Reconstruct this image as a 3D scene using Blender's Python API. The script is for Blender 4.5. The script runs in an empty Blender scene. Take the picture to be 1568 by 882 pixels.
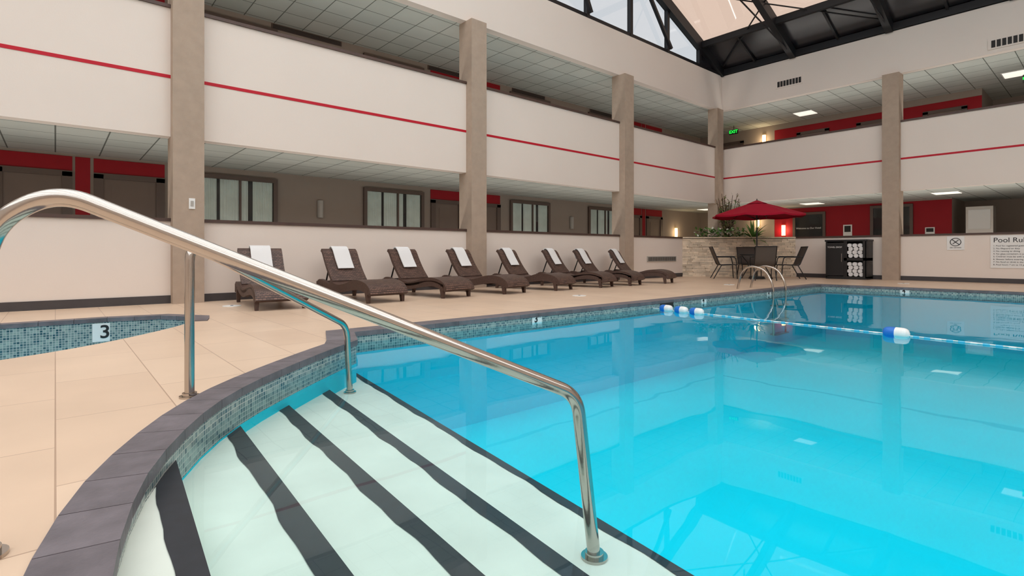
import bpy, bmesh, math, random
from mathutils import Vector, Matrix
from mathutils.geometry import tessellate_polygon
random.seed(7)
scene = bpy.context.scene
scene.view_settings.view_transform = 'Standard'
scene.view_settings.exposure = 0.0

# ------------------------------------------------------------------ materials
def lin(c):
    o = []
    for v in c[:3]:
        v = v / 255.0
        o.append(v / 12.92 if v <= 0.04045 else ((v + 0.055) / 1.055) ** 2.4)
    return (o[0], o[1], o[2], 1.0)

class NT:
    def __init__(s, name):
        s.m = bpy.data.materials.new(name); s.m.use_nodes = True
        s.t = s.m.node_tree; s.t.nodes.clear()
        s.out = s.n('ShaderNodeOutputMaterial')
    def n(s, t, **kw):
        nd = s.t.nodes.new(t)
        for k, v in kw.items(): setattr(nd, k, v)
        return nd
    def l(s, a, b): s.t.links.new(a, b)

def pmat(name, col, rough=0.5, metal=0.0, var=0.0, vscale=3.0, bump=0.0, bscale=40.0, spec=0.5, island=0.0, emis=None, estr=0.0):
    k = NT(name)
    b = k.n('ShaderNodeBsdfPrincipled')
    b.inputs['Base Color'].default_value = lin(col)
    b.inputs['Roughness'].default_value = rough
    b.inputs['Metallic'].default_value = metal
    b.inputs['Specular IOR Level'].default_value = spec
    if emis:
        b.inputs['Emission Color'].default_value = lin(emis); b.inputs['Emission Strength'].default_value = estr
    k.l(b.outputs[0], k.out.inputs[0])
    tc = k.n('ShaderNodeTexCoord')
    if var > 0 or island > 0:
        hsv = k.n('ShaderNodeHueSaturation'); hsv.inputs['Color'].default_value = lin(col)
        add = k.n('ShaderNodeMath', operation='ADD'); add.inputs[0].default_value = 1.0; add.inputs[1].default_value = 0
        if var > 0:
            no = k.n('ShaderNodeTexNoise'); no.inputs['Scale'].default_value = vscale; no.inputs['Detail'].default_value = 5
            k.l(tc.outputs['Object'], no.inputs['Vector'])
            mr = k.n('ShaderNodeMapRange'); mr.inputs['From Min'].default_value = .3; mr.inputs['From Max'].default_value = .7
            mr.inputs['To Min'].default_value = 1 - var; mr.inputs['To Max'].default_value = 1 + var
            k.l(no.outputs['Fac'], mr.inputs['Value']); k.l(mr.outputs[0], add.inputs[0])
        if island > 0:
            ge = k.n('ShaderNodeNewGeometry')
            m2 = k.n('ShaderNodeMapRange'); m2.inputs['To Min'].default_value = -island; m2.inputs['To Max'].default_value = island
            k.l(ge.outputs['Random Per Island'], m2.inputs['Value']); k.l(m2.outputs[0], add.inputs[1])
        k.l(add.outputs[0], hsv.inputs['Value']); k.l(hsv.outputs[0], b.inputs['Base Color'])
    if bump > 0:
        nb = k.n('ShaderNodeTexNoise'); nb.inputs['Scale'].default_value = bscale; nb.inputs['Detail'].default_value = 4
        k.l(tc.outputs['Object'], nb.inputs['Vector'])
        bp = k.n('ShaderNodeBump'); bp.inputs['Strength'].default_value = bump; bp.inputs['Distance'].default_value = 0.01
        k.l(nb.outputs['Fac'], bp.inputs['Height']); k.l(bp.outputs[0], b.inputs['Normal'])
    return k.m

def brickmat(name, c1, c2, mortar, w, h, ms, offset=0.5, rough=0.5, uv=False, bump=0.2, var=0.0, spec=0.5, bias=0.0, vs=1.7, rot=0.0):
    k = NT(name)
    b = k.n('ShaderNodeBsdfPrincipled'); b.inputs['Roughness'].default_value = rough; b.inputs['Specular IOR Level'].default_value = spec
    k.l(b.outputs[0], k.out.inputs[0])
    tc = k.n('ShaderNodeTexCoord'); mp = k.n('ShaderNodeMapping'); mp.inputs['Rotation'].default_value = (0, 0, rot)
    br = k.n('ShaderNodeTexBrick'); br.offset = offset
    br.inputs['Scale'].default_value = 1.0
    br.inputs['Color1'].default_value = lin(c1); br.inputs['Color2'].default_value = lin(c2); br.inputs['Mortar'].default_value = lin(mortar)
    br.inputs['Brick Width'].default_value = w; br.inputs['Row Height'].default_value = h
    br.inputs['Mortar Size'].default_value = ms; br.inputs['Mortar Smooth'].default_value = 0.1; br.inputs['Bias'].default_value = bias
    k.l(tc.outputs['UV' if uv else 'Object'], mp.inputs['Vector']); k.l(mp.outputs[0], br.inputs['Vector'])
    col = br.outputs['Color']
    if var > 0:
        no = k.n('ShaderNodeTexNoise'); no.inputs['Scale'].default_value = vs; no.inputs['Detail'].default_value = 6
        k.l(tc.outputs['Object'], no.inputs['Vector'])
        mr = k.n('ShaderNodeMapRange'); mr.inputs['From Min'].default_value = .3; mr.inputs['From Max'].default_value = .7
        mr.inputs['To Min'].default_value = 1 - var; mr.inputs['To Max'].default_value = 1 + var
        k.l(no.outputs['Fac'], mr.inputs['Value'])
        hs = k.n('ShaderNodeHueSaturation'); k.l(mr.outputs[0], hs.inputs['Value']); k.l(col, hs.inputs['Color']); col = hs.outputs[0]
    k.l(col, b.inputs['Base Color'])
    if bump > 0:
        bp = k.n('ShaderNodeBump'); bp.invert = True; bp.inputs['Strength'].default_value = bump; bp.inputs['Distance'].default_value = 0.004
        k.l(br.outputs['Fac'], bp.inputs['Height']); k.l(bp.outputs[0], b.inputs['Normal'])
    return k.m

def water_mat(name, k_f=0.75, tint=(0.93, 0.995, 1.0, 1)):
    k = NT(name)
    tr = k.n('ShaderNodeBsdfTransparent'); tr.inputs[0].default_value = tint
    gl = k.n('ShaderNodeBsdfGlossy'); gl.inputs['Roughness'].default_value = 0.015
    gl.inputs['Color'].default_value = (0.85, 0.97, 1.0, 1)
    tc = k.n('ShaderNodeTexCoord'); no = k.n('ShaderNodeTexNoise'); no.inputs['Scale'].default_value = 1.4; no.inputs['Detail'].default_value = 2
    k.l(tc.outputs['Object'], no.inputs['Vector'])
    bp = k.n('ShaderNodeBump'); bp.inputs['Strength'].default_value = 0.2; bp.inputs['Distance'].default_value = 0.010
    k.l(no.outputs['Fac'], bp.inputs['Height'])
    fr = k.n('ShaderNodeFresnel'); fr.inputs['IOR'].default_value = 1.33
    mu = k.n('ShaderNodeMath', operation='MULTIPLY'); mu.inputs[1].default_value = k_f
    k.l(bp.outputs[0], gl.inputs['Normal'])
    k.l(fr.outputs[0], mu.inputs[0])
    mx = k.n('ShaderNodeMixShader'); k.l(mu.outputs[0], mx.inputs[0]); k.l(tr.outputs[0], mx.inputs[1]); k.l(gl.outputs[0], mx.inputs[2])
    k.l(mx.outputs[0], k.out.inputs[0])
    return k.m

def glass_mat(name, tint, k_f=0.6):
    k = NT(name)
    tr = k.n('ShaderNodeBsdfTransparent'); tr.inputs[0].default_value = tint
    gl = k.n('ShaderNodeBsdfGlossy'); gl.inputs['Roughness'].default_value = 0.03
    fr = k.n('ShaderNodeFresnel'); fr.inputs['IOR'].default_value = 1.45
    mu = k.n('ShaderNodeMath', operation='MULTIPLY'); mu.inputs[1].default_value = k_f
    k.l(fr.outputs[0], mu.inputs[0])
    mx = k.n('ShaderNodeMixShader'); k.l(mu.outputs[0], mx.inputs[0]); k.l(tr.outputs[0], mx.inputs[1]); k.l(gl.outputs[0], mx.inputs[2])
    k.l(mx.outputs[0], k.out.inputs[0])
    return k.m

M = {}
M['cream'] = pmat('cream_paint', (229, 218, 209), .75, var=.015, vscale=.8, bump=.08, bscale=60, spec=.2)
M['column'] = pmat('column_stucco', (176, 158, 142), .9, var=.05, vscale=8, bump=.5, bscale=120, spec=.15)
M['corr'] = pmat('corridor_greige', (150, 138, 128), .8, var=.02, spec=.2)
M['red'] = pmat('red_paint', (150, 14, 28), .6, var=.03, spec=.3)
M['stripe'] = pmat('red_stripe', (190, 22, 44), .5, spec=.3)
M['cap'] = pmat('brown_wood_cap', (78, 57, 50), .45, var=.1, vscale=6)
M['base'] = pmat('dark_baseboard_tile', (66, 62, 64), .5, var=.1, vscale=5)
M['door'] = pmat('door_taupe', (112, 96, 86), .5, var=.03)
M['frame'] = pmat('frame_taupe', (92, 77, 69), .5)
M['ceil'] = brickmat('ceiling_tile', (200, 203, 196), (191, 195, 188), (112, 114, 108), .61, .61, .010, offset=0, rough=.9, bump=.3, var=.03, spec=.1)
M['deck'] = brickmat('deck_tile', (222, 196, 171), (215, 188, 163), (178, 150, 128), .9, .45, .003, offset=.5, rough=.34, bump=.3, var=.05, spec=.4, rot=math.pi / 2)
M['carpet'] = pmat('corridor_floor', (120, 100, 88), .9, var=.1)
M['coping'] = pmat('slate_coping', (106, 100, 105), .5, var=.2, vscale=9, bump=.4, bscale=25, island=.12, spec=.4)
M['grout'] = pmat('grout', (120, 114, 112), .8)
M['mosaic'] = brickmat('mosaic_tile', (46, 86, 98), (150, 168, 162), (186, 188, 184), .026, .026, .0024, offset=0, rough=.25, uv=True, bump=.3, spec=.6)
M['plaster'] = pmat('pool_blue_plaster', (8, 214, 237), .8, var=.03, vscale=1, spec=.1)
M['tread'] = pmat('step_plaster', (218, 226, 216), .7, var=.07, vscale=2.5, spec=.1)
M['blackt'] = pmat('black_step_tile', (36, 40, 47), .5, var=.2, vscale=20)
M['water'] = water_mat('pool_water', .85)
M['chrome'] = pmat('stainless_steel', (188, 181, 174), .15, metal=1.0, bump=.03, bscale=30)
M['steel'] = pmat('black_steel', (22, 22, 26), .5, spec=.4)
M['darkpanel'] = pmat('dark_roof_panel', (24, 23, 30), .25, spec=.6)
M['wicker'] = brickmat('wicker', (118, 88, 75), (80, 58, 50), (36, 25, 21), .045, .014, .0025, offset=.5, rough=.45, bump=.8, spec=.5)
M['wickdark'] = pmat('wicker_edge', (76, 55, 47), .5, var=.2, vscale=40, bump=.6, bscale=90)
M['towel'] = pmat('white_terry', (235, 235, 235), .95, bump=.6, bscale=200, spec=.1)
M['umb'] = pmat('umbrella_fabric', (160, 16, 44), .8, var=.05, vscale=3, spec=.2)
M['black'] = pmat('black_metal', (28, 27, 28), .45)
M['sling'] = pmat('sling_mesh', (84, 76, 70), .7, bump=.4, bscale=200)
M['stone'] = pmat('stacked_stone', (226, 210, 188), .85, var=.12, vscale=7, bump=.6, bscale=35, island=.22, spec=.2)
M['soil'] = pmat('soil', (60, 45, 35), .95, var=.3, vscale=20)
M['leaf'] = pmat('leaf_green', (100, 146, 72), .55, island=.35)
M['leaf2'] = pmat('leaf_dry', (146, 132, 92), .6, island=.35)
M['flower'] = pmat('white_flower', (230, 233, 222), .6, island=.1)
M['white'] = pmat('white_plastic', (232, 232, 230), .4)
M['blue'] = pmat('float_blue', (30, 110, 200), .35)
M['ropeblue'] = pmat('bead_blue', (90, 190, 225), .4)
M['ink'] = pmat('sign_ink', (30, 30, 34), .6)
M['vent'] = pmat('vent_dark', (38, 36, 36), .7)
M['curtain'] = pmat('curtain_fabric', (232, 238, 232), .85, var=.06, vscale=5)
M['dark'] = pmat('dark_interior', (44, 42, 42), .8)
M['glass'] = glass_mat('window_glass', (.95, .98, .98, 1), 1.0)
M['sky'] = glass_mat('skylight_glass_peach', (.31, .235, .19, 1), .1)
M['skyclear'] = glass_mat('skylight_glass_clear', (.97, .97, .97, 1), .2)
M['sky2'] = glass_mat('gable_glass', (.26, .275, .29, 1), .1)
M['lampon'] = pmat('lamp_glow', (255, 225, 170), .5, emis=(255, 214, 140), estr=4)
M['panelon'] = pmat('light_panel', (255, 250, 240), .5, emis=(255, 246, 230), estr=.9)
M['exit'] = pmat('exit_green', (20, 200, 60), .5, emis=(40, 255, 80), estr=1.2)
M['sconce'] = pmat('sconce_shade', (170, 166, 160), .5)
M['metalbox'] = pmat('ice_machine_steel', (190, 186, 180), .35, metal=.6)

# ------------------------------------------------------------------ mesh builder
class MB:
    def __init__(s): s.v = []; s.f = []; s.mi = []; s.sm = []
    def add(s, vs, fs, mi=0, smooth=False, xf=None):
        o = len(s.v)
        for v in vs:
            v = Vector(v)
            if xf is not None: v = xf(v) if callable(xf) else xf @ v
            s.v.append(v)
        for f in fs:
            s.f.append([i + o for i in f]); s.mi.append(mi); s.sm.append(smooth)
    def box(s, x0, x1, y0, y1, z0, z1, mi=0, xf=None):
        vs = [(x0, y0, z0), (x1, y0, z0), (x1, y1, z0), (x0, y1, z0), (x0, y0, z1), (x1, y0, z1), (x1, y1, z1), (x0, y1, z1)]
        s.add(vs, [(0, 3, 2, 1), (4, 5, 6, 7), (0, 1, 5, 4), (1, 2, 6, 5), (2, 3, 7, 6), (3, 0, 4, 7)], mi, False, xf)
    def tube(s, path, r, n=12, mi=0, xf=None, caps=True):
        P = [Vector(p) for p in path]
        rs = r if isinstance(r, (list, tuple)) else [r] * len(P)
        T = []
        for i in range(len(P)):
            a = P[max(i - 1, 0)]; b = P[min(i + 1, len(P) - 1)]
            T.append((b - a).normalized())
        up = Vector((0, 0, 1)) if abs(T[0].z) < .9 else Vector((1, 0, 0))
        nrm = (up - T[0] * up.dot(T[0])).normalized()
        vs = []; fs = []
        for i in range(len(P)):
            nrm = (nrm - T[i] * nrm.dot(T[i])).normalized()
            bi = T[i].cross(nrm)
            for j in range(n):
                a = 2 * math.pi * j / n
                vs.append(P[i] + (nrm * math.cos(a) + bi * math.sin(a)) * rs[i])
        for i in range(len(P) - 1):
            for j in range(n):
                fs.append((i * n + j, i * n + (j + 1) % n, (i + 1) * n + (j + 1) % n, (i + 1) * n + j))
        if caps:
            fs.append(tuple(range(n - 1, -1, -1))); fs.append(tuple(range((len(P) - 1) * n, len(P) * n)))
        s.add(vs, fs, mi, True, xf)
    def cyl(s, x, y, z0, z1, r, n=24, mi=0, r2=None, xf=None):
        s.tube([(x, y, z0), (x, y, z1)], [r, r if r2 is None else r2], n, mi, xf)
    def obj(s, name, mats, parent=None, recalc=True):
        me = bpy.data.meshes.new(name)
        me.from_pydata([tuple(v) for v in s.v], [], s.f)
        for m in mats: me.materials.append(M[m])
        for p, mi, sm in zip(me.polygons, s.mi, s.sm): p.material_index = mi; p.use_smooth = sm
        if recalc:
            bm = bmesh.new(); bm.from_mesh(me); bmesh.ops.recalc_face_normals(bm, faces=bm.faces); bm.to_mesh(me); bm.free()
        if any(s.sm):
            try: me.set_sharp_from_angle(angle=math.radians(50))
            except Exception: pass
        o = bpy.data.objects.new(name, me); scene.collection.objects.link(o)
        if parent: o.parent = parent
        return o

def empty(name, loc=(0, 0, 0)):
    e = bpy.data.objects.new(name, None); e.empty_display_size = .2; e.location = loc
    scene.collection.objects.link(e); return e

def fillet(pts, r, n=8):
    P = [Vector(p) for p in pts]; out = [P[0]]
    rr = r if isinstance(r, (list, tuple)) else [r] * len(P)
    for i in range(1, len(P) - 1):
        a, b, c = P[i - 1], P[i], P[i + 1]
        ra = min(rr[i], (a - b).length * .49); rc = min(rr[i], (c - b).length * .49)
        p0 = b + (a - b).normalized() * ra; p2 = b + (c - b).normalized() * rc
        for k in range(n + 1):
            t = k / n
            out.append(p0 * (1 - t) ** 2 + b * 2 * t * (1 - t) + p2 * t * t)
    out.append(P[-1]); return out

def catmull(pts, step):
    P = [Vector(p) for p in pts]; P = [P[0] * 2 - P[1]] + P + [P[-1] * 2 - P[-2]]
    dense = []
    for i in range(1, len(P) - 2):
        for k in range(20):
            t = k / 20
            a, b, c, d = P[i - 1], P[i], P[i + 1], P[i + 2]
            dense.append(.5 * ((2 * b) + (c - a) * t + (2 * a - 5 * b + 4 * c - d) * t * t + (3 * b - a - 3 * c + d) * t ** 3))
    dense.append(P[-2])
    L = [0]
    for i in range(1, len(dense)): L.append(L[-1] + (dense[i] - dense[i - 1]).length)
    n = max(2, round(L[-1] / step)); out = []; j = 0
    for k in range(n + 1):
        t = L[-1] * k / n
        while j < len(L) - 2 and L[j + 1] < t: j += 1
        u = (t - L[j]) / max(1e-9, L[j + 1] - L[j])
        out.append(dense[j].lerp(dense[j + 1], min(1, max(0, u))))
    return out

def text(name, s, size, origin, xd, yd, mat, parent=None, bold=0.0, align='CENTER'):
    cu = bpy.data.curves.new(name, 'FONT'); cu.body = s; cu.size = size; cu.align_x = align; cu.align_y = 'CENTER'
    cu.extrude = .001; cu.offset = bold
    t = bpy.data.objects.new(name + '_tmp', cu); scene.collection.objects.link(t)
    dg = bpy.context.evaluated_depsgraph_get()
    me = bpy.data.meshes.new_from_object(t.evaluated_get(dg))
    bpy.data.objects.remove(t)
    me.materials.clear(); me.materials.append(M[mat])
    xd = Vector(xd); yd = Vector(yd); zd = xd.cross(yd)
    mt = Matrix((xd, yd, zd)).transposed().to_4x4(); mt.translation = Vector(origin)
    me.transform(mt)
    o = bpy.data.objects.new(name, me); scene.collection.objects.link(o)
    if parent: o.parent = parent
    return o

# ------------------------------------------------------------------ dimensions
YW, XW = 9.4, 18.0        # faces of atrium walls
YB, XB = 12.3, 21.6       # corridor back walls
X0, Y0 = -9.0, -8.0
H1, Z2B, Z2T, Z3B, ZT = 1.23, 2.51, 4.44, 5.82, 7.05
STR = 3.41
F2 = 3.31                 # second floor level
ZWAT = -.10

# ------------------------------------------------------------------ pool outline (CCW, inner edge of coping)
arc_half = [(1.95, 4.3), (1.6, 4.0), (1.2, 3.63), (.85, 3.27), (.60, 2.94), (.39, 2.55), (.21, 2.09), (.095, 1.55), (.055, 1.0)]
arc_ctrl = arc_half + [(x, 2 - y) for x, y in reversed(arc_half[:-1])]
arc = [(p.x, p.y) for p in catmull([Vector((x, y)) for x, y in arc_ctrl], .23)]
pool = [(13.8, -2.75), (13.8, 4.75), (2.12, 4.75)] + arc + [(2.12, -2.75)]
near_c = catmull([Vector(p) for p in [(1.22, 7.1), (1.12, 6.7), (.87, 6.27), (.3, 5.6), (-.29, 5.17), (-1.2, 4.8), (-2.2, 4.8)]], .2)
near_c = [(p.x, p.y) for p in near_c]
spa = near_c + [(-3.2, 5.4), (-3.4, 6.4), (-3.2, 7.4), (-2.5, 7.62), (.45, 7.62), (.95, 7.5)]
spa = list(reversed(spa))
def area(p): return .5 * sum(p[i][0] * p[(i + 1) % len(p)][1] - p[(i + 1) % len(p)][0] * p[i][1] for i in range(len(p)))
if area(spa) < 0: spa.reverse()
if area(pool) < 0: pool.reverse()

def offset(poly, wf):
    n = len(poly); out = []
    for i in range(n):
        a = Vector(poly[i - 1]); b = Vector(poly[i]); c = Vector(poly[(i + 1) % n])
        w = wf(poly[i]) if callable(wf) else wf
        d1 = (b - a).normalized(); d2 = (c - b).normalized()
        n1 = Vector((d1.y, -d1.x)); n2 = Vector((d2.y, -d2.x))
        m = (n1 + n2).normalized(); k = w / max(.35, m.dot(n1))
        out.append((b.x + m.x * k, b.y + m.y * k))
    return out

def flat(name, outer, holes, z, mat, parent=None):
    loops = [[Vector((x, y, z)) for x, y in outer]] + [[Vector((x, y, z)) for x, y in h] for h in holes]
    tris = tessellate_polygon(loops)
    vs = [v for l in loops for v in l]
    b = MB(); b.add(vs, [tuple(t) for t in tris])
    o = b.obj(name, [mat], parent, recalc=False)
    me = o.data
    bm = bmesh.new(); bm.from_mesh(me)
    for f in bm.faces:
        f.normal_update()
        if f.normal.z < 0: f.normal_flip()
    bm.to_mesh(me); bm.free()
    return o

flat('floor', [(X0, Y0), (XW, Y0), (XW, YW), (X0, YW)], [pool, spa], 0, 'deck')

def wall_obj(name, poly, z0, z1, mat, parent):
    b = MB(); uvs = []; n = len(poly); L = 0
    for i in range(n):
        a = poly[i]; c = poly[(i + 1) % n]; l = math.dist(a, c)
        b.add([(a[0], a[1], z0), (c[0], c[1], z0), (c[0], c[1], z1), (a[0], a[1], z1)], [(0, 1, 2, 3)], 0)
        uvs.append([(L, z0), (L + l, z0), (L + l, z1), (L, z1)]); L += l
    o = b.obj(name, [mat], parent, recalc=False)
    ul = o.data.uv_layers.new(name='UVMap')
    for p, u in zip(o.data.polygons, uvs):
        for li, c in zip(p.loop_indices, u): ul.data[li].uv = c
    return o

def coping(name, poly, w, parent, skip=None):
    out = offset(poly, w); b = MB(); n = len(poly)
    def q(a, c, C, A, z0, z1, mi):
        vs = [(*a, z0), (*c, z0), (*C, z0), (*A, z0), (*a, z1), (*c, z1), (*C, z1), (*A, z1)]
        b.add(vs, [(0, 3, 2, 1), (4, 5, 6, 7), (0, 1, 5, 4), (1, 2, 6, 5), (2, 3, 7, 6), (3, 0, 4, 7)], mi)
    def lp(p, r, t): return (p[0] + (r[0] - p[0]) * t, p[1] + (r[1] - p[1]) * t)
    for i in range(n):
        if skip and skip(poly[i], poly[(i + 1) % n]): continue
        a, c, A, C = poly[i], poly[(i + 1) % n], out[i], out[(i + 1) % n]
        q(a, c, C, A, -.03, .007, 1)
        l = max(math.dist(a, c), .01); k = max(1, round(l / .3)); g = .002 / l
        for j in range(k):
            t0 = j / k + g; t1 = (j + 1) / k - g
            ai, ci = lp(a, c, t0), lp(a, c, t1); Ai, Ci = lp(A, C, t0), lp(A, C, t1)
            ai2 = lp(ai, Ai, -.05); ci2 = lp(ci, Ci, -.05)
            q(ai2, ci2, Ci, Ai, -.035, .012, 0)
    return b.obj(name, ['coping', 'grout'], parent)

E = empty('swimming_pool')
coping('coping', pool, lambda p: .165 if p[0] < 1.9 else .24, E)
wall_obj('tile_band', pool, -.19, 0.0, 'mosaic', E)
wall_obj('basin_wall', pool, -1.3, -.19, 'plaster', E)
flat('basin_floor', offset(pool, .02), [], -1.15, 'plaster', E)
flat('water_surface', pool, [], ZWAT, 'water', E)

# steps: nosing lines X = a + b*Y , tread heights
S = [(.196, .068, -.085), (.57, .062, -.20), (.917, .0676, -.25), (1.199, .0985, -.30), (1.527, .122, -.35)]
b = MB()
ya, yb = -2.7, 4.74
def nx(k, y):
    a, s_, z = S[k]; return a + s_ * y
for k in range(5):
    z = S[k][2]
    vs = [(nx(k - 1, ya) if k else -.2, ya, z), (nx(k, ya), ya, z), (nx(k, yb), yb, z), (nx(k - 1, yb) if k else -.2, yb, z)]
    lo = [(v[0], v[1], -1.15) for v in vs]
    b.add(vs + lo, [(0, 1, 2, 3), (0, 4, 5, 1), (1, 5, 6, 2), (2, 6, 7, 3), (3, 7, 4, 0)], 0)
b.obj('steps', ['tread'], E)
b = MB()
for k in range(5):
    a, s_, z = S[k]; w = [.078, .085, .08, .07, .045][k]
    n = 110; vs = []
    ph = random.random() * 9
    for i in range(n + 1):
        y = ya + (yb - ya) * i / n
        j0 = .005 * math.sin(y * 7 + ph) + .004 * math.sin(y * 17 + ph * 2) + random.uniform(-.002, .002)
        x = a + s_ * y
        vs += [(x - w + j0, y, z + .003), (x + .003, y, z + .003), (x + .003, y, z - .012)]
    fs = []
    for i in range(n):
        q0 = i * 3; q1 = q0 + 3
        fs += [(q0, q0 + 1, q1 + 1, q1), (q0 + 1, q0 + 2, q1 + 2, q1 + 1)]
    b.add(vs, fs, 0)
b.obj('step_edge_tiles', ['blackt'], E)

b = MB(); b.box(7.15, 7.5, 4.735, 4.75, -.11, -.03); b.obj('skimmer_slot', ['vent'], E)
def depth_marker(nm, s, pos, xd, parent, size=.16):
    xd = Vector(xd); c = Vector(pos); nrm = xd.cross(Vector((0, 0, 1)))
    b = MB(); h = size / 2
    vs = []
    for n_ in (0, .006):
        for (u, v) in ((-h * 1.1, -h * .8), (h * 1.1, -h * .8), (h * 1.1, h * .8), (-h * 1.1, h * .8)):
            vs.append(c + xd * u + Vector((0, 0, v)) + nrm * n_)
    b.add(vs, [(0, 1, 2, 3), (4, 5, 6, 7), (0, 1, 5, 4), (1, 2, 6, 5), (2, 3, 7, 6), (3, 0, 4, 7)])
    b.obj(nm, ['white'], parent)
    text(nm + '_figure', s, size * .8, c + nrm * .008 - xd * size * .12, xd, (0, 0, 1), 'ink', parent, bold=.003)
    text(nm + '_unit', 'FT', size * .28, c + nrm * .008 + xd * size * .3 + Vector((0, 0, size * .18)), xd, (0, 0, 1), 'ink', parent, bold=.001)
depth_marker('depth_marker_a', '3', (4.5, 4.75, -.06), (1, 0, 0), E, .15)
depth_marker('depth_marker_b', '4', (8.45, 4.75, -.06), (1, 0, 0), E, .15)
depth_marker('depth_marker_c', '4', (11.0, 4.75, -.06), (1, 0, 0), E, .15)
depth_marker('depth_marker_d', '4', (13.8, 3.1, -.06), (0, -1, 0), E, .15)

# spa
E2 = empty('hot_tub')
wall_obj('tile_wall', spa, -.45, 0, 'mosaic', E2)
wall_obj('lower_wall', spa, -1.0, -.45, 'plaster', E2)
flat('tub_floor', offset(spa, .02), [], -.95, 'plaster', E2)
flat('tub_water', spa, [], -.36, 'water', E2)
coping('tub_coping', spa, .16, E2, skip=lambda p, q: min(p[1], q[1]) < 6.6)
depth_marker('tub_depth_marker', '3', (.46, 7.62, -.15), (1, 0, 0), E2, .26)

# ------------------------------------------------------------------ walls
b = MB()
b.box(X0, XW + .2, YW, YW + .2, 0, H1); b.box(X0, XW + .2, YW, YW + .2, Z2B, Z2T); b.box(X0, XW + .2, YW, YW + .2, Z3B, ZT)
b.obj('wall_left', ['cream'])
b = MB()
b.box(XW, XW + .2, Y0, YW, 0, H1); b.box(XW, XW + .2, Y0, YW, Z2B, Z2T); b.box(XW, XW + .2, Y0, YW, Z3B, ZT)
b.obj('wall_right', ['cream'])
b = MB(); b.box(X0 - .2, X0, Y0, YB, 0, ZT); b.obj('wall_rear', ['cream'])
b = MB(); b.box(X0, XB + 2.2, Y0 - .2, Y0, 0, ZT); b.obj('wall_near', ['cream'])
b = MB()
for z in (H1, Z2T):
    b.box(X0, XW - .03, YW - .03, YW + .24, z, z + .05)
    b.box(XW - .03, XW + .24, Y0, YW + .24, z, z + .05)
b.obj('trim_1', ['cap'])
b = MB()
b.box(X0, XW, YW - .006, YW, STR - .025, STR + .025); b.box(XW - .006, XW, Y0, YW - .006, STR - .025, STR + .025)
b.obj('trim_2', ['stripe'])
b = MB(); b.box(X0, 15.4, YW - .015, YW, 0, .12); b.obj('baseboard_left', ['base'])
b = MB(); b.box(XW - .015, XW, Y0, 6.9, 0, .12); b.obj('baseboard_right', ['base'])
for cx in (-3.94, 1.52, 6.99, 12.33, 17.68):
    b = MB(); d = .2 if cx < 17 else .1
    b.box(cx - .205, cx + .205, YW - d, YW + .26, 0 if cx < 17 else 1.28, Z3B)
    b.obj('column', ['column'])
for cy in (4.34, -.7, -5.7):
    b = MB(); b.box(XW - .18, XW + .26, cy - .2, cy + .2, 0, Z3B); b.obj('column', ['column'])

b = MB(); b.box(X0, XB + 2.2, YB, YB + .2, 0, Z3B + .3); b.obj('wall_corridor_left', ['corr'])
b = MB()
b.box(XB, XB + .2, 3.62, YB, 0, 2.6, 0); b.box(XB, XB + .2, 2.9, YB, 2.6, Z3B + .3, 0)
b.obj('wall_corridor_right', ['corr'])
b = MB(); b.box(XB + 2.0, XB + 2.2, Y0, YB, 0, Z3B + .3); b.obj('wall_corridor_recess', ['corr'])
b = MB(); b.box(XB + .2, XB + 2, 3.62, 3.8, 0, 2.6); b.box(XB + .2, XB + 2, 2.9, 3.1, 2.6, Z3B + .3); b.obj('wall_recess_side', ['corr'])
b = MB()
b.box(X0, XW + .2, YW + .2, YB, Z2B + .02, Z2B + .06); b.box(XW + .2, XB + 2, Y0, YB, Z2B + .02, Z2B + .06)
b.obj('ceiling_lower', ['ceil'])
b = MB()
b.box(X0, XW + .2, YW + .2, YB, Z3B + .02, Z3B + .3); b.box(XW + .2, XB + 2, Y0, YB, Z3B + .02, Z3B + .3)
b.obj('ceiling', ['ceil'])
b = MB()
b.box(X0, XW + .2, YW + .2, YB, Z2B + .06, F2); b.box(XW + .2, XB + 2, Y0, YB, Z2B + .06, F2)
b.obj('floor_upper', ['carpet'])
b = MB()
b.box(X0, XW + .2, YW + .2, YB, -.1, 0); b.box(XW + .2, XB + 2, Y0, YB, -.1, 0)
b.obj('floor_corridor', ['carpet'])

LM = lambda v: Vector((v.x, YB - v.y, v.z))
RM = lambda v: Vector((XB - v.y, v.x, v.z))
dn = [0]; wn = [0]
def door(u0, u1, z0, mp, redtop=True, h=2.2):
    dn[0] += 1
    b = MB(); t = .08
    b.box(u0 - .06, u0 + t, 0, .05, z0, z0 + h, 0, mp); b.box(u1 - t, u1 + .06, 0, .05, z0, z0 + h, 0, mp)
    b.box(u0 - .06, u1 + .06, 0, .05, z0 + h - .08, z0 + h + .02, 0, mp)
    b.box(u0 + t, u1 - t, 0, .02, z0, z0 + h - .08, 1, mp)
    for (za, zb) in ((.25, .95), (1.1, 2.0)):
        b.box(u0 + .2, u1 - .2, .02, .028, z0 + za, z0 + zb, 1, mp)
    b.box(u1 - .17, u1 - .13, .02, .07, z0 + 1.0, z0 + 1.04, 2, mp); b.box(u1 - .28, u1 - .13, .05, .07, z0 + 1.0, z0 + 1.04, 2, mp)
    b.obj('door_%d' % dn[0], ['frame', 'door', 'chrome'])
    if redtop:
        b = MB(); b.box(u0 - .06, u1 + .06, 0, .015, z0 + h + .02, z0 + 2.48, 0, mp); b.obj('trim_%d' % (dn[0] + 10), ['red'])
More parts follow.
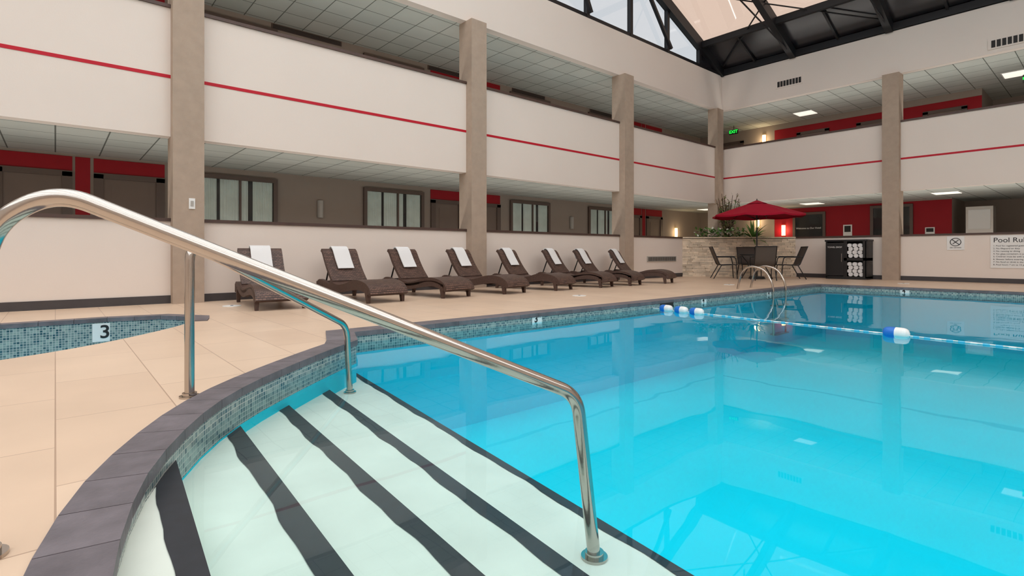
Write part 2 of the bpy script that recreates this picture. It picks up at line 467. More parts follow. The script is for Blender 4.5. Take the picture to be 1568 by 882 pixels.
def window(u0, u1, z0, z1, mp):
    wn[0] += 1
    e = empty('window_%d' % wn[0])
    b = MB(); t = .085
    b.box(u0, u1, 0, .07, z1 - t, z1, 0, mp); b.box(u0, u1, 0, .07, z0, z0 + t, 0, mp)
    b.box(u0, u0 + t, 0, .07, z0 + t, z1 - t, 0, mp); b.box(u1 - t, u1, 0, .07, z0 + t, z1 - t, 0, mp)
    m = u0 + (u1 - u0) * .55
    b.box(m - .02, m + .02, 0, .06, z0 + t, z1 - t, 0, mp)
    b.obj('frame', ['frame'], e)
    b = MB(); b.box(u0 + t, u1 - t, .002, .004, z0 + t, z1 - t, 0, mp); b.obj('dark_room', ['dark'], e)
    b = MB()
    W = u1 - u0 - 2 * t
    for (p, q) in ((0, .26), (.30, .66), (.72, .99)):
        n = 48; vs = []; fs = []
        for i in range(n + 1):
            u = u0 + t + W * (p + (q - p) * i / n); d = .02 + .012 * math.sin(i * 1.3)
            vs += [(u, d, z0 + t), (u, d, z1 - t)]
        for i in range(n): fs.append((2 * i, 2 * i + 2, 2 * i + 3, 2 * i + 1))
        b.add(vs, fs, 0, True, mp)
    b.obj('curtain', ['curtain'], e, recalc=False)
    b = MB()
    b.add([(u0 + t, .045, z0 + t), (u1 - t, .045, z0 + t), (u1 - t, .045, z1 - t), (u0 + t, .045, z1 - t)], [(0, 1, 2, 3)], 0, False, mp)
    b.obj('glass', ['glass'], e, recalc=False)
def sconce(u, z, mp, on=False):
    b = MB()
    b.box(u - .05, u + .05, 0, .02, z - .18, z + .18, 1, mp)
    n = 10; vs = []; fs = []
    for zz in (z - .2, z + .2):
        for i in range(n + 1):
            a = math.pi * i / n; vs.append((u + .07 * math.cos(a), .02 + .08 * math.sin(a), zz))
    for i in range(n): fs.append((i, i + 1, n + 2 + i, n + 1 + i))
    fs.append(tuple(range(n + 1))); fs.append(tuple(range(n + 1, 2 * n + 2)))
    b.add(vs, fs, 0, True, mp)
    b.obj('wall_sconce', ['lampon' if on else 'sconce', 'frame'])
    if on:
        ld = bpy.data.lights.new('sconce_bulb', 'POINT'); ld.energy = 9; ld.color = (1, .75, .45); ld.shadow_soft_size = .06
        lo = bpy.data.objects.new('sconce_bulb', ld); lo.location = mp(Vector((u, .22, z))); scene.collection.objects.link(lo)

for z in (0, F2):
    for k in (-1, 0, 1):
        o_ = 8.5 * (k) + 8.5
        door(-.75 + o_, .17 + o_, z, LM); door(.59 + o_, 1.56 + o_, z, LM)
        b = MB(); b.box(.27 + o_, .48 + o_, 0, .015, z, z + 2.48, 0, LM); b.obj('trim_red_panel', ['red'])
    for (u0, u1) in ((-6.5, -4.8), (-3.0, -1.4), (2.05, 3.72), (5.75, 7.46), (10.5, 12.2), (14.1, 15.75)):
        window(u0, u1, z + .95, z + 2.38, LM)
for u in (-4.0, 4.68, 13.25): sconce(u, 1.78, LM); sconce(u, F2 + 1.78, LM)
sconce(19.6, 1.6, LM, True)
for (u0, u1) in ((3.6, 5.2), (7.6, 8.9), (10.6, 12.0), (14.2, 15.4)):
    b = MB(); b.box(u0, u1, 0, .02, 5.71, 5.82, 0, LM)
    for i in range(4): b.box(u0 + .03, u1 - .03, .02, .03, 5.72 + i * .025, 5.73 + i * .025, 1, LM)
    b.obj('air_grille', ['frame', 'vent'])

b = MB()
b.box(3.62, 9.1, 0, .012, 0, 2.48, 0, RM); b.box(2.9, 9.1, 0, .012, F2, Z3B - .2, 0, RM)
b.obj('wall_red_accent', ['red'])
RM2 = lambda v: Vector((XB - .012 - v.y, v.x, v.z))
def dark_window(u0, u1, z0, z1, mp):
    wn[0] += 1; e = empty('window_%d' % wn[0]); b = MB(); t = .09
    b.box(u0, u1, 0, .06, z1 - t, z1, 0, mp); b.box(u0, u1, 0, .06, z0, z0 + t, 0, mp)
    b.box(u0, u0 + t, 0, .06, z0 + t, z1 - t, 0, mp); b.box(u1 - t, u1, 0, .06, z0 + t, z1 - t, 0, mp)
    b.box(u0 + t, u1 - t, .001, .01, z0 + t, z1 - t, 1, mp)
    b.obj('frame', ['frame', 'dark'], e)
    b = MB(); b.add([(u0 + t, .03, z0 + t), (u1 - t, .03, z0 + t), (u1 - t, .03, z1 - t), (u0 + t, .03, z1 - t)], [(0, 1, 2, 3)], 0, False, mp)
    b.obj('glass', ['glass'], e, recalc=False); return e
ew = dark_window(7.26, 8.4, .9, 2.3, RM2)
text('window_lettering', 'Welcome to Our Hotel', .09, (XB - .09, 7.83, 1.7), (0, -1, 0), (0, 0, 1), 'white', ew)
dark_window(4.62, 5.84, .4, 2.4, RM2)
door(5.2, 6.2, F2, RM2, False, 2.05); door(7.2, 8.2, F2, RM2, False, 2.05); door(3.3, 4.3, F2, RM2, False, 2.05)
b = MB(); b.box(6.4, 6.68, 0, .03, 1.35, 1.78, 0, RM2); b.box(6.44, 6.64, .03, .034, 1.52, 1.74, 1, RM2); b.obj('framed_notice', ['white', 'vent'])
b = MB(); b.box(4.05, 4.3, 0, .03, 1.35, 1.6, 0, RM2); b.box(4.08, 4.27, .03, .034, 1.45, 1.57, 1, RM2); b.obj('wall_plaque', ['white', 'vent'])
for (y, z, on) in ((9.5, 5.3, True), (9.75, 2.0, True), (8.75, 1.65, True)):
    sconce(y, z, RM2, on)
b = MB(); b.box(XB - .05, XB + .6, 2.6, 3.32, 0, 1.25, 0); b.box(XB - .02, XB + .58, 2.64, 3.28, 1.25, 2.2, 0)
b.box(XB - .04, XB - .02, 2.7, 3.22, 1.5, 2.1, 1); b.box(XB - .07, XB - .05, 2.7, 3.22, .75, 1.15, 2)
b.obj('ice_machine', ['metalbox', 'white', 'vent'])
e = empty('exit_sign')
b = MB(); b.box(20.45, 20.5, 10.03, 10.4, 5.5, 5.68, 0); b.box(20.47, 20.48, 10.2, 10.22, 5.68, Z3B + .02, 0); b.obj('housing', ['black'], e)
text('letters', 'EXIT', .17, (20.445, 10.215, 5.59), (0, -1, 0), (0, 0, 1), 'exit', e, bold=.004)
door(10.4, 11.4, F2, RM, False, 2.1)
e = empty('exit_sign')
b = MB(); b.box(19.5, 19.55, 1.62, 1.80, 5.3, 5.5, 0); b.box(19.52, 19.53, 1.7, 1.72, 5.5, Z3B + .02, 0); b.obj('housing', ['black'], e)
text('letters', 'EXIT', .09, (19.495, 1.71, 5.4), (0, -1, 0), (0, 0, 1), 'exit', e, bold=.003)

def light_panel(x, y, z, w, d):
    e = empty('ceiling_light')
    b = MB(); b.box(x - w / 2 - .03, x + w / 2 + .03, y - d / 2 - .03, y + d / 2 + .03, z - .012, z + .0, 0)
    b.box(x - w / 2, x + w / 2, y - d / 2, y + d / 2, z - .02, z - .012, 1); b.obj('panel', ['white', 'panelon'], e)
for (x, y, z) in ((20.6, 7.6, Z3B + .02), (20.4, 7.3, Z2B + .02), (19.8, 3.44, Z2B + .02), (20.6, 2.0, Z3B + .02), (19.9, 11.0, Z2B + .02), (20.2, -1.5, Z2B + .02), (20.6, -3, Z3B + .02)):
    light_panel(x, y, z, .6, .6)
def corridor_fill(x0, x1, y, z, horiz=True, en=60):  # added upward area lamps, hidden behind the parapets to brighten the corridors
    L = x1 - x0
    ld = bpy.data.lights.new('fill_strip', 'AREA'); ld.shape = 'RECTANGLE'; ld.size = L; ld.size_y = .12; ld.energy = en; ld.color = (1, .95, .88)
    lo = bpy.data.objects.new('hidden_fill_light', ld)
    if horiz: lo.location = ((x0 + x1) / 2, y, z); lo.rotation_euler = (math.pi, 0, 0)
    else: lo.location = (y, (x0 + x1) / 2, z); lo.rotation_euler = (math.pi, 0, math.pi / 2)
    scene.collection.objects.link(lo)
corridor_fill(X0 + .5, XW, YW + .5, .75, True, 115)
corridor_fill(X0 + .5, XW, YW + .5, F2 + .6, True, 100)
corridor_fill(Y0 + .5, YW, XW + .5, .75, False, 110)
corridor_fill(Y0 + .5, YW, XW + .5, F2 + .6, False, 100)

def vent_right(y0, y1, z0, z1):
    b = MB(); b.box(XW - .02, XW, y0, y1, z0, z1, 0); n = max(6, int((y1 - y0) / .1))
    for i in range(n):
        a = y0 + .04 + (y1 - y0 - .08) * i / n
        b.box(XW - .026, XW - .019, a, a + (y1 - y0) / n * .7, z0 + .04, z1 - .04, 1)
    b.obj('air_vent', ['cream', 'vent'])
vent_right(6.72, 7.55, 6.16, 6.42)
vent_right(1.2, 2.3, 5.92, 6.18)
b = MB(); b.box(13.45, 15.0, YW - .03, YW, .5, .66, 0)
for i in range(26): b.box(13.5 + i * .057, 13.53 + i * .057, YW - .035, YW - .029, .52, .64, 1)
b.obj('air_vent', ['sconce', 'vent'])
b = MB(); b.box(1.52, 1.6, YW - .215, YW - .2, 1.42, 1.58, 0); b.box(1.54, 1.58, YW - .222, YW - .215, 1.46, 1.54, 1); b.obj('light_switch', ['white', 'sconce'])

e = empty('no_diving_sign')
b = MB(); b.box(XW - .015, XW, 2.76, 3.12, .84, 1.2); b.obj('plate', ['white'], e)
b = MB()
cy, cz = 2.94, 1.05
ring = [(XW - .02, cy + .11 * math.cos(a * math.pi / 16), cz + .1 * math.sin(a * math.pi / 16)) for a in range(33)]
b.tube(ring, .008, 6); b.tube([(XW - .02, cy - .075, cz - .07), (XW - .02, cy + .075, cz + .07)], .008, 6)
b.tube([(XW - .02, cy - .06, cz + .05), (XW - .02, cy + .06, cz - .05)], .008, 6)
b.obj('symbol', ['ink'], e); text('caption', 'NO DIVING', .045, (XW - .017, cy, .9), (0, -1, 0), (0, 0, 1), 'ink', e)
e = empty('pool_rules_sign')
b = MB(); b.box(XW - .015, XW, 1.15, 2.25, .38, 1.2); b.obj('board', ['white'], e)
text('heading', 'Pool Rules', .17, (XW - .017, 2.2, 1.08), (0, -1, 0), (0, 0, 1), 'ink', e, align='LEFT')
for i, s in enumerate(['1. Pool for registered guests only', '2. No lifeguard on duty', '3. No running or diving', '4. No glass containers in pool area', '5. Children must be with an adult', '6. Shower before entering the pool', '7. No food or drink in the water', '8. Pool hours 7 am to 10 pm']):
    text('line', s, .052, (XW - .017, 2.2, .94 - i * .068), (0, -1, 0), (0, 0, 1), 'ink', e, align='LEFT')

# ------------------------------------------------------------------ skylight roof (pitched glass, ridge along Y)
P = .4
def rz(x): return ZT + .12 + P * (XW - x) if x > 4.5 else ZT + .12 + P * (XW - 4.5) - P * (4.5 - x)
xs_p = [18.0, 16.5, 13.9, 11.3, 8.7, 6.6, 4.5, 2.2, -.2, -2.6, -5, -7, -9]
ys_r = [9.4, 7.0, 4.4, 1.8, -.8, -3.4, -6.0, -8.0]
def beam(b, p, q, w, h, mi=0):
    p = Vector(p); q = Vector(q); d = (q - p).normalized(); up = Vector((0, 0, 1))
    if abs(d.z) > .95: up = Vector((0, 1, 0))
    s_ = d.cross(up).normalized(); u = s_.cross(d).normalized()
    vs = []
    for c in (p, q):
        for (i, j) in ((-1, -1), (1, -1), (1, 1), (-1, 1)): vs.append(c + s_ * i * w / 2 + u * j * h / 2)
    b.add(vs, [(0, 1, 2, 3), (7, 6, 5, 4), (0, 4, 5, 1), (1, 5, 6, 2), (2, 6, 7, 3), (3, 7, 4, 0)], mi)
e = empty('skylight_roof')
b = MB()
for y in ys_r:
    beam(b, (XW, y, rz(18)), (4.5, y, rz(4.5)), .18, .34); beam(b, (4.5, y, rz(4.5)), (X0, y, rz(X0)), .18, .34)
for x in xs_p: beam(b, (x, Y0, rz(x)), (x, YW, rz(x)), .12, .2)
for i in range(len(ys_r) - 1):
    ym = (ys_r[i] + ys_r[i + 1]) / 2
    beam(b, (XW, ym, rz(18) + .06), (16.5, ym, rz(16.5) + .06), .06, .08)
b.box(X0, XW, YW, YW + .14, ZT, ZT + .1); b.box(XW, XW + .14, Y0, YW + .14, ZT, ZT + .14)
for x in (16.5, 14.6, 12.7, 10.8, 8.7, 6.6, 4.5, 2.2, -.2, -2.6): beam(b, (x, YW + .05, ZT), (x, YW + .05, rz(x)), .12, .12)
for x in (14.6, 10.8, 6.6): beam(b, (x, YW - .1, ZT + .1), (x - 1.9, YW - .1, rz(x - 1.9)), .09, .09)
for y in (7.0, 4.4, 1.8):
    b.tube([(17.8, y, rz(17.8) - .1), (9.5, y, 8.7)], .022, 6)
    b.tube([(14.6, y, rz(14.6)), (14.6, y, 7.9)], .022, 6)
b.tube([(17.7, 9.2, 7.3), (13.5, 4.4, rz(13.5))], .022, 6)
b.tube([(17.7, 4.4, 7.3), (13.9, 9.3, rz(13.9))], .022, 6)
b.obj('steel_frame', ['steel'], e)
b = MB(); c = MB(); dk = MB()
for i in range(len(xs_p) - 1):
    for j in range(len(ys_r) - 1):
        xa, xb_, yA, yB_ = xs_p[i], xs_p[i + 1], ys_r[j], ys_r[j + 1]
        vs = [(xa, yA, rz(xa) + .1), (xb_, yA, rz(xb_) + .1), (xb_, yB_, rz(xb_) + .1), (xa, yB_, rz(xa) + .1)]
        tgt = dk if i == 0 else (b if i <= 3 else c)
        tgt.add(vs, [(0, 1, 2, 3)])
b.obj('glazing_bronze', ['sky'], e, recalc=False); c.obj('glazing_clear', ['skyclear'], e, recalc=False); dk.obj('dark_eaves_panels', ['darkpanel'], e, recalc=False)
b = MB(); dk = MB()
for x0_, x1_, t_ in ((18, 16.5, dk), (16.5, 4.5, b), (4.5, -9, b)):
    t_.add([(x0_, YW + .05, ZT), (x1_, YW + .05, ZT), (x1_, YW + .05, rz(x1_)), (x0_, YW + .05, rz(x0_))], [(0, 1, 2, 3)])
b.obj('gable_glazing', ['sky2'], e, recalc=False); dk.obj('dark_gable_panel', ['darkpanel'], e, recalc=False)
e = empty('pendant_floodlight')
lx, ly = 14.9, 4.4
b = MB(); b.tube([(lx, ly, rz(lx) - .1), (lx, ly, 8.05)], .015, 8, 0); b.cyl(lx, ly, 7.9, 8.05, .17, 20, 0, .07); b.cyl(lx, ly, 7.885, 7.9, .14, 20, 1)
b.obj('fixture', ['steel', 'lampon'], e)

# ------------------------------------------------------------------ handrails
def rail(name, pts, r, fl, flanges):
    b = MB(); path = fillet(pts, fl, 12); b.tube(path, r, 20)
    for (x, y, z) in flanges: b.cyl(x, y, z, z + .01, .048, 24); b.cyl(x, y, z + .01, z + .025, .034, 24)
    return b.obj(name, ['chrome'])
rail('pool_handrail', [(-.135, 1.835, 0), (-.135, 1.835, .81), (.0, 1.787, .912), (1.41, 1.28, .245), (1.475, 1.255, -.35)], .0235, [0, .12, .08, .07, 0], [(-.135, 1.835, 0), (1.475, 1.255, -.35)])
rail('pool_handrail', [(.53, 3.19, 0), (.53, 3.19, .80), (1.72, 3.97, .19), (1.76, 4.0, -.35)], .0235, [0, .1, .1, 0], [(.53, 3.19, 0), (1.76, 4.0, -.35)])
b = MB()
for x in (10.9, 11.5):
    b.tube(fillet([(x, 5.35, 0), (x, 5.28, .36), (x, 5.1, .5), (x, 4.78, .42), (x, 4.62, .1), (x, 4.62, -.9)], .14, 8), .021, 12)
for z in (-.3, -.6, -.88): b.box(10.9, 11.5, 4.56, 4.68, z - .015, z + .015)
b.obj('pool_ladder', ['chrome'])

# ------------------------------------------------------------------ lane rope
e = empty('lane_rope')
def rope_x(y): return 6.5 + (y - .59) * .11
b = MB(); pts = [(rope_x(y / 4), y / 4, ZWAT + .008) for y in range(-11, 20)]; b.tube(pts, .006, 6); b.obj('cord', ['white'], e)
b = MB(); y = -2.6; i = 0
while y < 3.85:
    if not (1.4 < y < 1.72): b.tube([(rope_x(y), y, ZWAT + .006), (rope_x(y + .05), y + .05, ZWAT + .006)], .009, 8, 1 if i % 3 else 0)
    y += .09; i += 1
b.obj('beads', ['white', 'ropeblue'], e)
b = MB()
def floatb(yc, L, r, m0, m1):
    for s0, s1, mi in ((-1, 0, m0), (0, 1, m1)):
        pp = []; rr = []
        for k_ in range(9):
            t = s0 + (s1 - s0) * k_ / 8; yy = yc + t * L / 2
            pp.append((rope_x(yy), yy, ZWAT + .025)); rr.append(max(.012, r * (1 - abs(t) ** 5) ** .5 if abs(t) < 1 else .012))
        b.tube(pp, rr, 18, mi)
floatb(1.56, .24, .06, 0, 1); floatb(4.5, .22, .055, 0, 1); floatb(4.23, .22, .055, 0, 1); floatb(3.97, .22, .055, 0, 1)
b.obj('floats', ['white', 'blue'], e)

# ------------------------------------------------------------------ chaise lounges
def chaise_mesh():
    b = MB(); W = .33
    ctrl = [(0.0, .14), (.05, .23), (.16, .30), (.36, .34), (.56, .33), (.78, .275), (1.0, .25), (1.16, .27), (1.26, .32)]
    pr = [(p.x, p.y) for p in catmull([Vector(c_) for c_ in ctrl], .04)]
    def slab(pr, t, w, mi, m2):
        n = len(pr); vs = []; fs = []
        for i, (y, z) in enumerate(pr):
            a = Vector(pr[max(0, i - 1)]); c_ = Vector(pr[min(n - 1, i + 1)]); d = (c_ - a).normalized(); nn = Vector((-d.y, d.x))
            lo = (y - nn.x * t, z - nn.y * t)
            vs += [(-w, y, z), (w, y, z), (w, lo[0], lo[1]), (-w, lo[0], lo[1])]
        for i in range(n - 1):
            o = i * 4; q = o + 4; fs.append((o, o + 1, q + 1, q))
        b.add(vs, fs, mi, True)
        fs = []
        for i in range(n - 1):
            o = i * 4; q = o + 4
            fs += [(o + 1, o + 2, q + 2, q + 1), (o + 2, o + 3, q + 3, q + 2), (o + 3, o, q, q + 3)]
        fs += [(0, 3, 2, 1), ((n - 1) * 4, (n - 1) * 4 + 1, (n - 1) * 4 + 2, (n - 1) * 4 + 3)]
        b.add(vs, fs, m2, False)
    slab(pr, .07, W, 0, 1)
    bk = [(p.x, p.y) for p in catmull([Vector(c_) for c_ in [(1.2, .30), (1.33, .45), (1.44, .61), (1.54, .78), (1.6, .83)]], .04)]
    slab(bk, .05, W - .015, 0, 1)
    lowc = [(p.x, p.y) for p in catmull([Vector(c_) for c_ in [(.08, .18), (.35, .24), (.7, .21), (1.0, .17), (1.3, .2), (1.55, .26), (1.68, .26), (1.74, .2)]], .06)]
    for sx in (-1, 1):
        vs = []; fs = []
        n = len(lowc)
        for (y, z) in lowc:
            for (dx, dz) in ((-.03, -.05), (.03, -.05), (.03, .05), (-.03, .05)): vs.append((sx * (W - .03) + dx, y, z + dz))
        for i in range(n - 1):
            for j in range(4): fs.append((i * 4 + j, i * 4 + (j + 1) % 4, i * 4 + 4 + (j + 1) % 4, i * 4 + 4 + j))
        fs += [(0, 1, 2, 3), tuple((n - 1) * 4 + j for j in range(4))]
        b.add(vs, fs, 1)
        for (yy, zt, lean) in ((.14, .2, -.02), (1.58, .24, .03)):
            x = sx * (W - .03)
            vs = [(x - .035, yy - .04, zt), (x + .035, yy - .04, zt), (x + .035, yy + .04, zt), (x - .035, yy + .04, zt),
                  (x - .022, yy - .025 + lean, 0), (x + .022, yy - .025 + lean, 0), (x + .022, yy + .025 + lean, 0), (x - .022, yy + .025 + lean, 0)]
            b.add(vs, [(0, 1, 2, 3), (4, 7, 6, 5), (0, 4, 5, 1), (1, 5, 6, 2), (2, 6, 7, 3), (3, 7, 4, 0)], 1)
    b.box(-W, W, 1.68, 1.75, .17, .28, 1); b.box(-W, W, .1, .16, .15, .22, 1)
    for sx in (-.2, .2): b.tube([(sx, 1.5, .66), (sx, 1.66, .26)], .014, 8, 2)
    b.tube([(-.3, 1.66, .26), (.3, 1.66, .26)], .014, 8, 2)
    return b
def towel_mesh():
    b = MB(); w = .145
    pr = [(1.345, .49), (1.44, .63), (1.50, .73), (1.545, .80), (1.60, .85), (1.64, .845), (1.66, .80), (1.635, .70), (1.60, .62)]
    pr = catmull([Vector(p) for p in pr], .03); n = len(pr); vs = []; fs = []
    for i, p in enumerate(pr):
        a = pr[max(0, i - 1)]; c_ = pr[min(n - 1, i + 1)]; d = (c_ - a).normalized(); nn = Vector((-d.y, d.x))
        q = p + nn * .006; r = p + nn * .022
        vs += [(-w, q.x, q.y), (w, q.x, q.y), (w, r.x, r.y), (-w, r.x, r.y)]
    for i in range(n - 1):
        for j in range(4): fs.append((i * 4 + j, i * 4 + (j + 1) % 4, i * 4 + 4 + (j + 1) % 4, i * 4 + 4 + j))
    fs += [(0, 1, 2, 3), tuple((n - 1) * 4 + j for j in range(4))]
    b.add(vs, fs, 0, True); return b
cm = None; tm = None
for (hx, fx, fy) in ((2.42, 2.28, 7.28), (3.72, 3.85, 7.3), (4.96, 5.2, 7.35), (6.25, 6.55, 7.38), (7.55, 7.9, 7.4), (8.9, 9.3, 7.42), (9.98, 10.35, 7.42), (11.3, 11.75, 7.42)):
    ang = math.atan2(-(hx - fx), 1.5)
    if cm is None:
        o = chaise_mesh().obj('chaise_lounge', ['wicker', 'wickdark', 'black']); cm = o.data
        t = towel_mesh().obj('pool_towel', ['towel']); tm = t.data
    else:
        o = bpy.data.objects.new('chaise_lounge', cm); t = bpy.data.objects.new('pool_towel', tm)
        scene.collection.objects.link(o); scene.collection.objects.link(t)
    for q in (o, t): q.location = (fx, fy, 0); q.rotation_euler = (0, 0, ang)

# ------------------------------------------------------------------ corner stone planter
A = Vector((15.4, YW)); C = Vector((XW, 6.94)); dd = (C - A).normalized(); nn = Vector((-dd.y, dd.x))
if nn.dot(Vector((-1, -1))) < 0: nn = -nn
Lp = (C - A).length
def PX(v):
    p = A + dd * v.x + nn * v.y; return Vector((p.x, p.y, v.z))
b = MB(); b.box(0.02, Lp - .02, -.28, -.03, 0, 1.24, 1, PX)
z = 0
while z < 1.22:
    h = random.choice([.035, .045, .055, .065]); h = min(h, 1.235 - z); x = 0
    while x < Lp:
        w = random.uniform(.1, .34); w = min(w, Lp - x)
        b.box(x + .001, x + w - .003, -.05, random.uniform(-.012, .03), z + .001, z + h - .003, 0, PX); x += w
    z += h
b.box(-.0, Lp, -.3, .04, 1.235, 1.28, 2, PX)
b.add([(A.x, A.y, 1.15), (C.x, C.y, 1.15), (XW, YW, 1.15)], [(0, 1, 2)], 3)
b.obj('stone_planter', ['stone', 'soil', 'stone', 'soil'])

def leaf(b, base, d, L, w, droop, mi=0, seg=4):
    base = Vector(base); d = Vector(d).normalized(); s_ = d.cross(Vector((0, 0, 1)))
    if s_.length < .01: s_ = Vector((1, 0, 0))
    s_.normalize(); vs = []; fs = []; p = base.copy()
    for i in range(seg + 1):
        t = i / seg; ww = w * math.sin(math.pi * min(.98, .12 + t * .86))
        vs += [p - s_ * ww / 2, p + s_ * ww / 2]
        d = (d + Vector((0, 0, -droop / seg))).normalized(); p = p + d * L / seg
    for i in range(seg): fs.append((2 * i, 2 * i + 1, 2 * i + 3, 2 * i + 2))
    b.add(vs, fs, mi, True)
R = random.Random(3)
b = MB()
for i in range(30):
    a = R.uniform(0, 6.28); r = R.uniform(0.05, .45); h = R.uniform(.8, 1.6)
    tip = Vector((17.1 + r * math.cos(a), 8.75 + r * math.sin(a), 1.2 + h)); bs = Vector((17.1 + .05 * math.cos(a), 8.75 + .05 * math.sin(a), 1.15))
    md = (bs + tip) / 2 + Vector((0, 0, .1)); b.tube([bs, md, tip], .008, 5, 0)
    for k in range(26):
        t = R.uniform(.3, 1); p = bs.lerp(tip, t)
        leaf(b, p, (R.uniform(-1, 1), R.uniform(-1, 1), R.uniform(-.2, 1)), R.uniform(.08, .17), .035, .4, R.choice([1, 1, 2]), 2)
b.obj('tall_shrub', ['cap', 'leaf2', 'leaf'], recalc=False)
b = MB()
for i in range(60):
    a = R.uniform(0, 6.28); el = R.uniform(.2, 1.5)
    leaf(b, (17.25, 7.95, 1.2), (math.cos(a) * math.cos(el), math.sin(a) * math.cos(el), math.sin(el)), R.uniform(.5, .75), .06, .9, 0, 6)
b.obj('potted_palm', ['leaf'], recalc=False)
b = MB()
for c0 in ((16.0, 9.1), (16.3, 8.85), (16.6, 8.75), (16.75, 8.45), (17.0, 8.3)):
    for i in range(110):
        a = R.uniform(0, 6.28); r = R.uniform(0, .24); p = (c0[0] + r * math.cos(a), c0[1] + r * math.sin(a), 1.2 + R.uniform(0, .34))
        leaf(b, p, (R.uniform(-1, 1), R.uniform(-1, 1), R.uniform(0, 1)), R.uniform(.08, .15), .07, .5, R.choice([0, 0, 1]), 2)
b.obj('flowering_plant', ['leaf', 'flower'], recalc=False)

# ------------------------------------------------------------------ table, umbrella, chairs
tx, ty = 15.75, 7.15
e = empty('patio_table', (tx, ty, 0))
b = MB(); b.cyl(0, 0, .70, .73, .5, 40, 0); b.tube([(.49 * math.cos(i * math.pi / 20), .49 * math.sin(i * math.pi / 20), .705) for i in range(41)], .018, 8, 0)
for i in range(4):
    a = i * math.pi / 2 + .4; ca, sa = math.cos(a), math.sin(a)
    b.tube(fillet([(.42 * ca, .42 * sa, .7), (.2 * ca, .2 * sa, .4), (.42 * ca, .42 * sa, 0)], .12), .015, 8, 0)
b.obj('table', ['black'], e)
eu = empty('patio_umbrella', (tx, ty, 0))
b = MB(); b.cyl(0, 0, .06, 2.30, .02, 14, 1); b.cyl(0, 0, 0, .07, .24, 28, 1, .2)
n = 8; rings = [(.02, 2.29), (.35, 2.19), (.75, 2.06), (1.05, 1.96), (1.29, 1.88)]
vs = []; fs = []
SUB = 6
for (r, z) in rings:
    for i in range(n * SUB):
        a = 2 * math.pi * i / (n * SUB) + .2; f = (i % SUB) / SUB; k_ = math.cos(math.pi / n) / math.cos((f - .5) * 2 * math.pi / n)
        sag = .035 * math.sin(math.pi * f) * (r / 1.4)
        vs.append((r * k_ * math.cos(a), r * k_ * math.sin(a), z - sag))
m = n * SUB
for j in range(len(rings) - 1):
    for i in range(m): fs.append((j * m + i, j * m + (i + 1) % m, (j + 1) * m + (i + 1) % m, (j + 1) * m + i))
o = len(rings) - 1
vs2 = [(v[0], v[1], v[2] - .05) for v in vs[o * m:(o + 1) * m]]; k0 = len(vs); vs += vs2
for i in range(m): fs.append((o * m + i, o * m + (i + 1) % m, k0 + (i + 1) % m, k0 + i))
b.add(vs, fs, 0)
b.cyl(0, 0, 2.22, 2.32, .28, 16, 0, .03); b.cyl(0, 0, 2.32, 2.37, .02, 10, 1, .01)
for i in range(n):
    a = 2 * math.pi * i / n + .2; b.tube([(0.02, 0, 2.27), (1.27 * math.cos(a), 1.27 * math.sin(a), 1.86)], .008, 6, 1)
    b.tube([(0.02, 0, 1.75), (.7 * math.cos(a), .7 * math.sin(a), 2.03)], .007, 6, 1)
b.obj('canopy_and_pole', ['umb', 'black'], eu, recalc=False)
def chair_mesh():
    b = MB()
    for s_ in (-1, 1):
        x = s_ * .27
        b.tube(fillet([(x, .28, 0), (x, .25, .42), (x, -.2, .40), (x, -.42, .95)], .06), .014, 10, 0)
        b.tube(fillet([(x * 1.08, .27, .4), (x * 1.08, .22, .64), (x * 1.08, -.28, .64)], .07), .014, 10, 0)
        b.tube(fillet([(x, -.16, .40), (x, -.38, 0)], .06), .014, 10, 0)
        b.box(x * 1.08 - .025, x * 1.08 + .025, -.22, .22, .65, .668, 0)
    b.tube([(-.27, -.42, .94), (.27, -.42, .94)], .014, 10, 0); b.tube([(-.27, .25, .41), (.27, .25, .41)], .014, 10, 0)
    pr = [(.25, .425), (.1, .41), (-.1, .405), (-.19, .43), (-.26, .56), (-.34, .75), (-.415, .93)]
    vs = []; fs = []
    for (y, z) in pr: vs += [(-.26, y, z), (.26, y, z), (.26, y, z - .012), (-.26, y, z - .012)]
    for i in range(len(pr) - 1):
        for j in range(4): fs.append((i * 4 + j, i * 4 + (j + 1) % 4, i * 4 + 4 + (j + 1) % 4, i * 4 + 4 + j))
    b.add(vs, fs, 1, True); return b
chm = None
for a, r in ((math.radians(215), .85), (math.radians(128), .88), (math.radians(-52), .88), (math.radians(40), .80)):
    if chm is None:
        o = chair_mesh().obj('patio_chair', ['black', 'sling']); chm = o.data
    else:
        o = bpy.data.objects.new('patio_chair', chm); scene.collection.objects.link(o)
    o.location = (tx + r * math.cos(a), ty + r * math.sin(a), 0); o.rotation_euler = (0, 0, a + math.pi / 2)

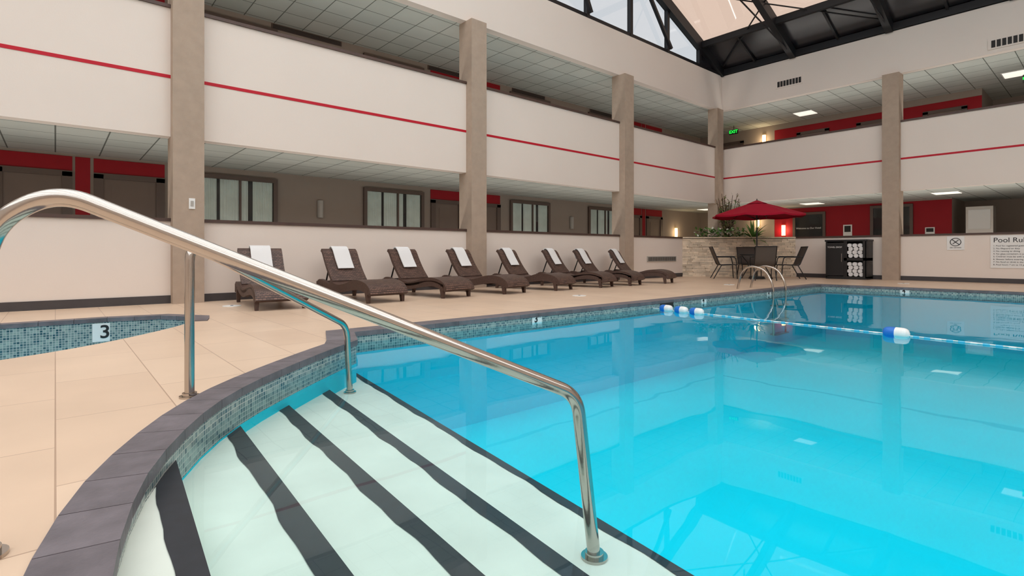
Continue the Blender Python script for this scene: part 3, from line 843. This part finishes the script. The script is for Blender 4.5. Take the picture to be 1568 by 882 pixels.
# ------------------------------------------------------------------ towel cabinet
e = empty('towel_cabinet')
X1, X2, ya_, yb2 = 17.42, 17.96, 4.80, 5.86; ym = 5.38
b = MB()
b.box(X1, X2, ya_, ya_ + .04, .04, 1.1, 0); b.box(X1, X2, yb2 - .04, yb2, .04, 1.1, 0); b.box(X1 + .03, X2, ym - .02, ym + .02, .04, 1.1, 0)
b.box(X1 - .02, X2, ya_ - .02, yb2 + .02, 1.1, 1.15, 0); b.box(X1, X2, ya_, yb2, 0, .08, 0); b.box(X2 - .03, X2, ya_, yb2, .04, 1.1, 0)
b.box(X1, X2, ya_, ym, .54, .62, 0); b.box(X1 - .01, X1 + .02, ym, yb2 - .02, .1, 1.06, 0)
b.box(X1, X1 + .03, ya_ + .02, ya_ + .1, .08, 1.1, 0); b.box(X1, X1 + .03, ym - .08, ym, .08, 1.1, 0)
b.box(X1 - .03, X1 - .01, ym + .1, yb2 - .12, .88, .98, 1); b.box(X1 - .035, X1 - .01, ym + .04, ym + .06, .5, .75, 2)
b.obj('cabinet', ['black', 'vent', 'chrome'], e)
text('label', 'TOWEL DROP', .06, (X1 - .032, (ym + .1 + yb2 - .12) / 2, .93), (0, -1, 0), (0, 0, 1), 'white', e)
b = MB()
for zb in (.08, .62):
    for r_ in range(4):
        for c_ in range(3):
            yy = ya_ + .15 + c_ * .135 + (.03 if r_ % 2 else 0); zz = zb + .06 + r_ * .1
            b.tube([(X1 + .04, yy, zz), (X2 - .05, yy, zz)], .058, 12, 0)
b.obj('rolled_towels', ['towel'], e)

for (x, y) in ((7.0, 6.3), (1.9, 8.3), (12.2, 6.2), (15.9, 3.6)):
    b = MB(); b.cyl(x, y, 0, .008, .12, 28); b.cyl(x, y, .008, .012, .02, 12, 1); b.obj('deck_lid', ['white', 'vent'])

# ------------------------------------------------------------------ light + camera
w = bpy.data.worlds.new('sky'); scene.world = w; w.use_nodes = True
nt = w.node_tree; bg = nt.nodes['Background']; bg.inputs[0].default_value = (0.985, 0.985, 0.985, 1); bg.inputs[1].default_value = 2.6

cam = bpy.data.cameras.new('camera'); co = bpy.data.objects.new('camera', cam); scene.collection.objects.link(co)
cam.sensor_width = 36; cam.lens = 811 / 1568 * 36; cam.shift_y = -53 / 1568; cam.clip_start = .05; cam.clip_end = 200
co.location = (0, 0, .75); co.rotation_euler = (math.pi / 2, 0, math.radians(-40.77))
scene.camera = co
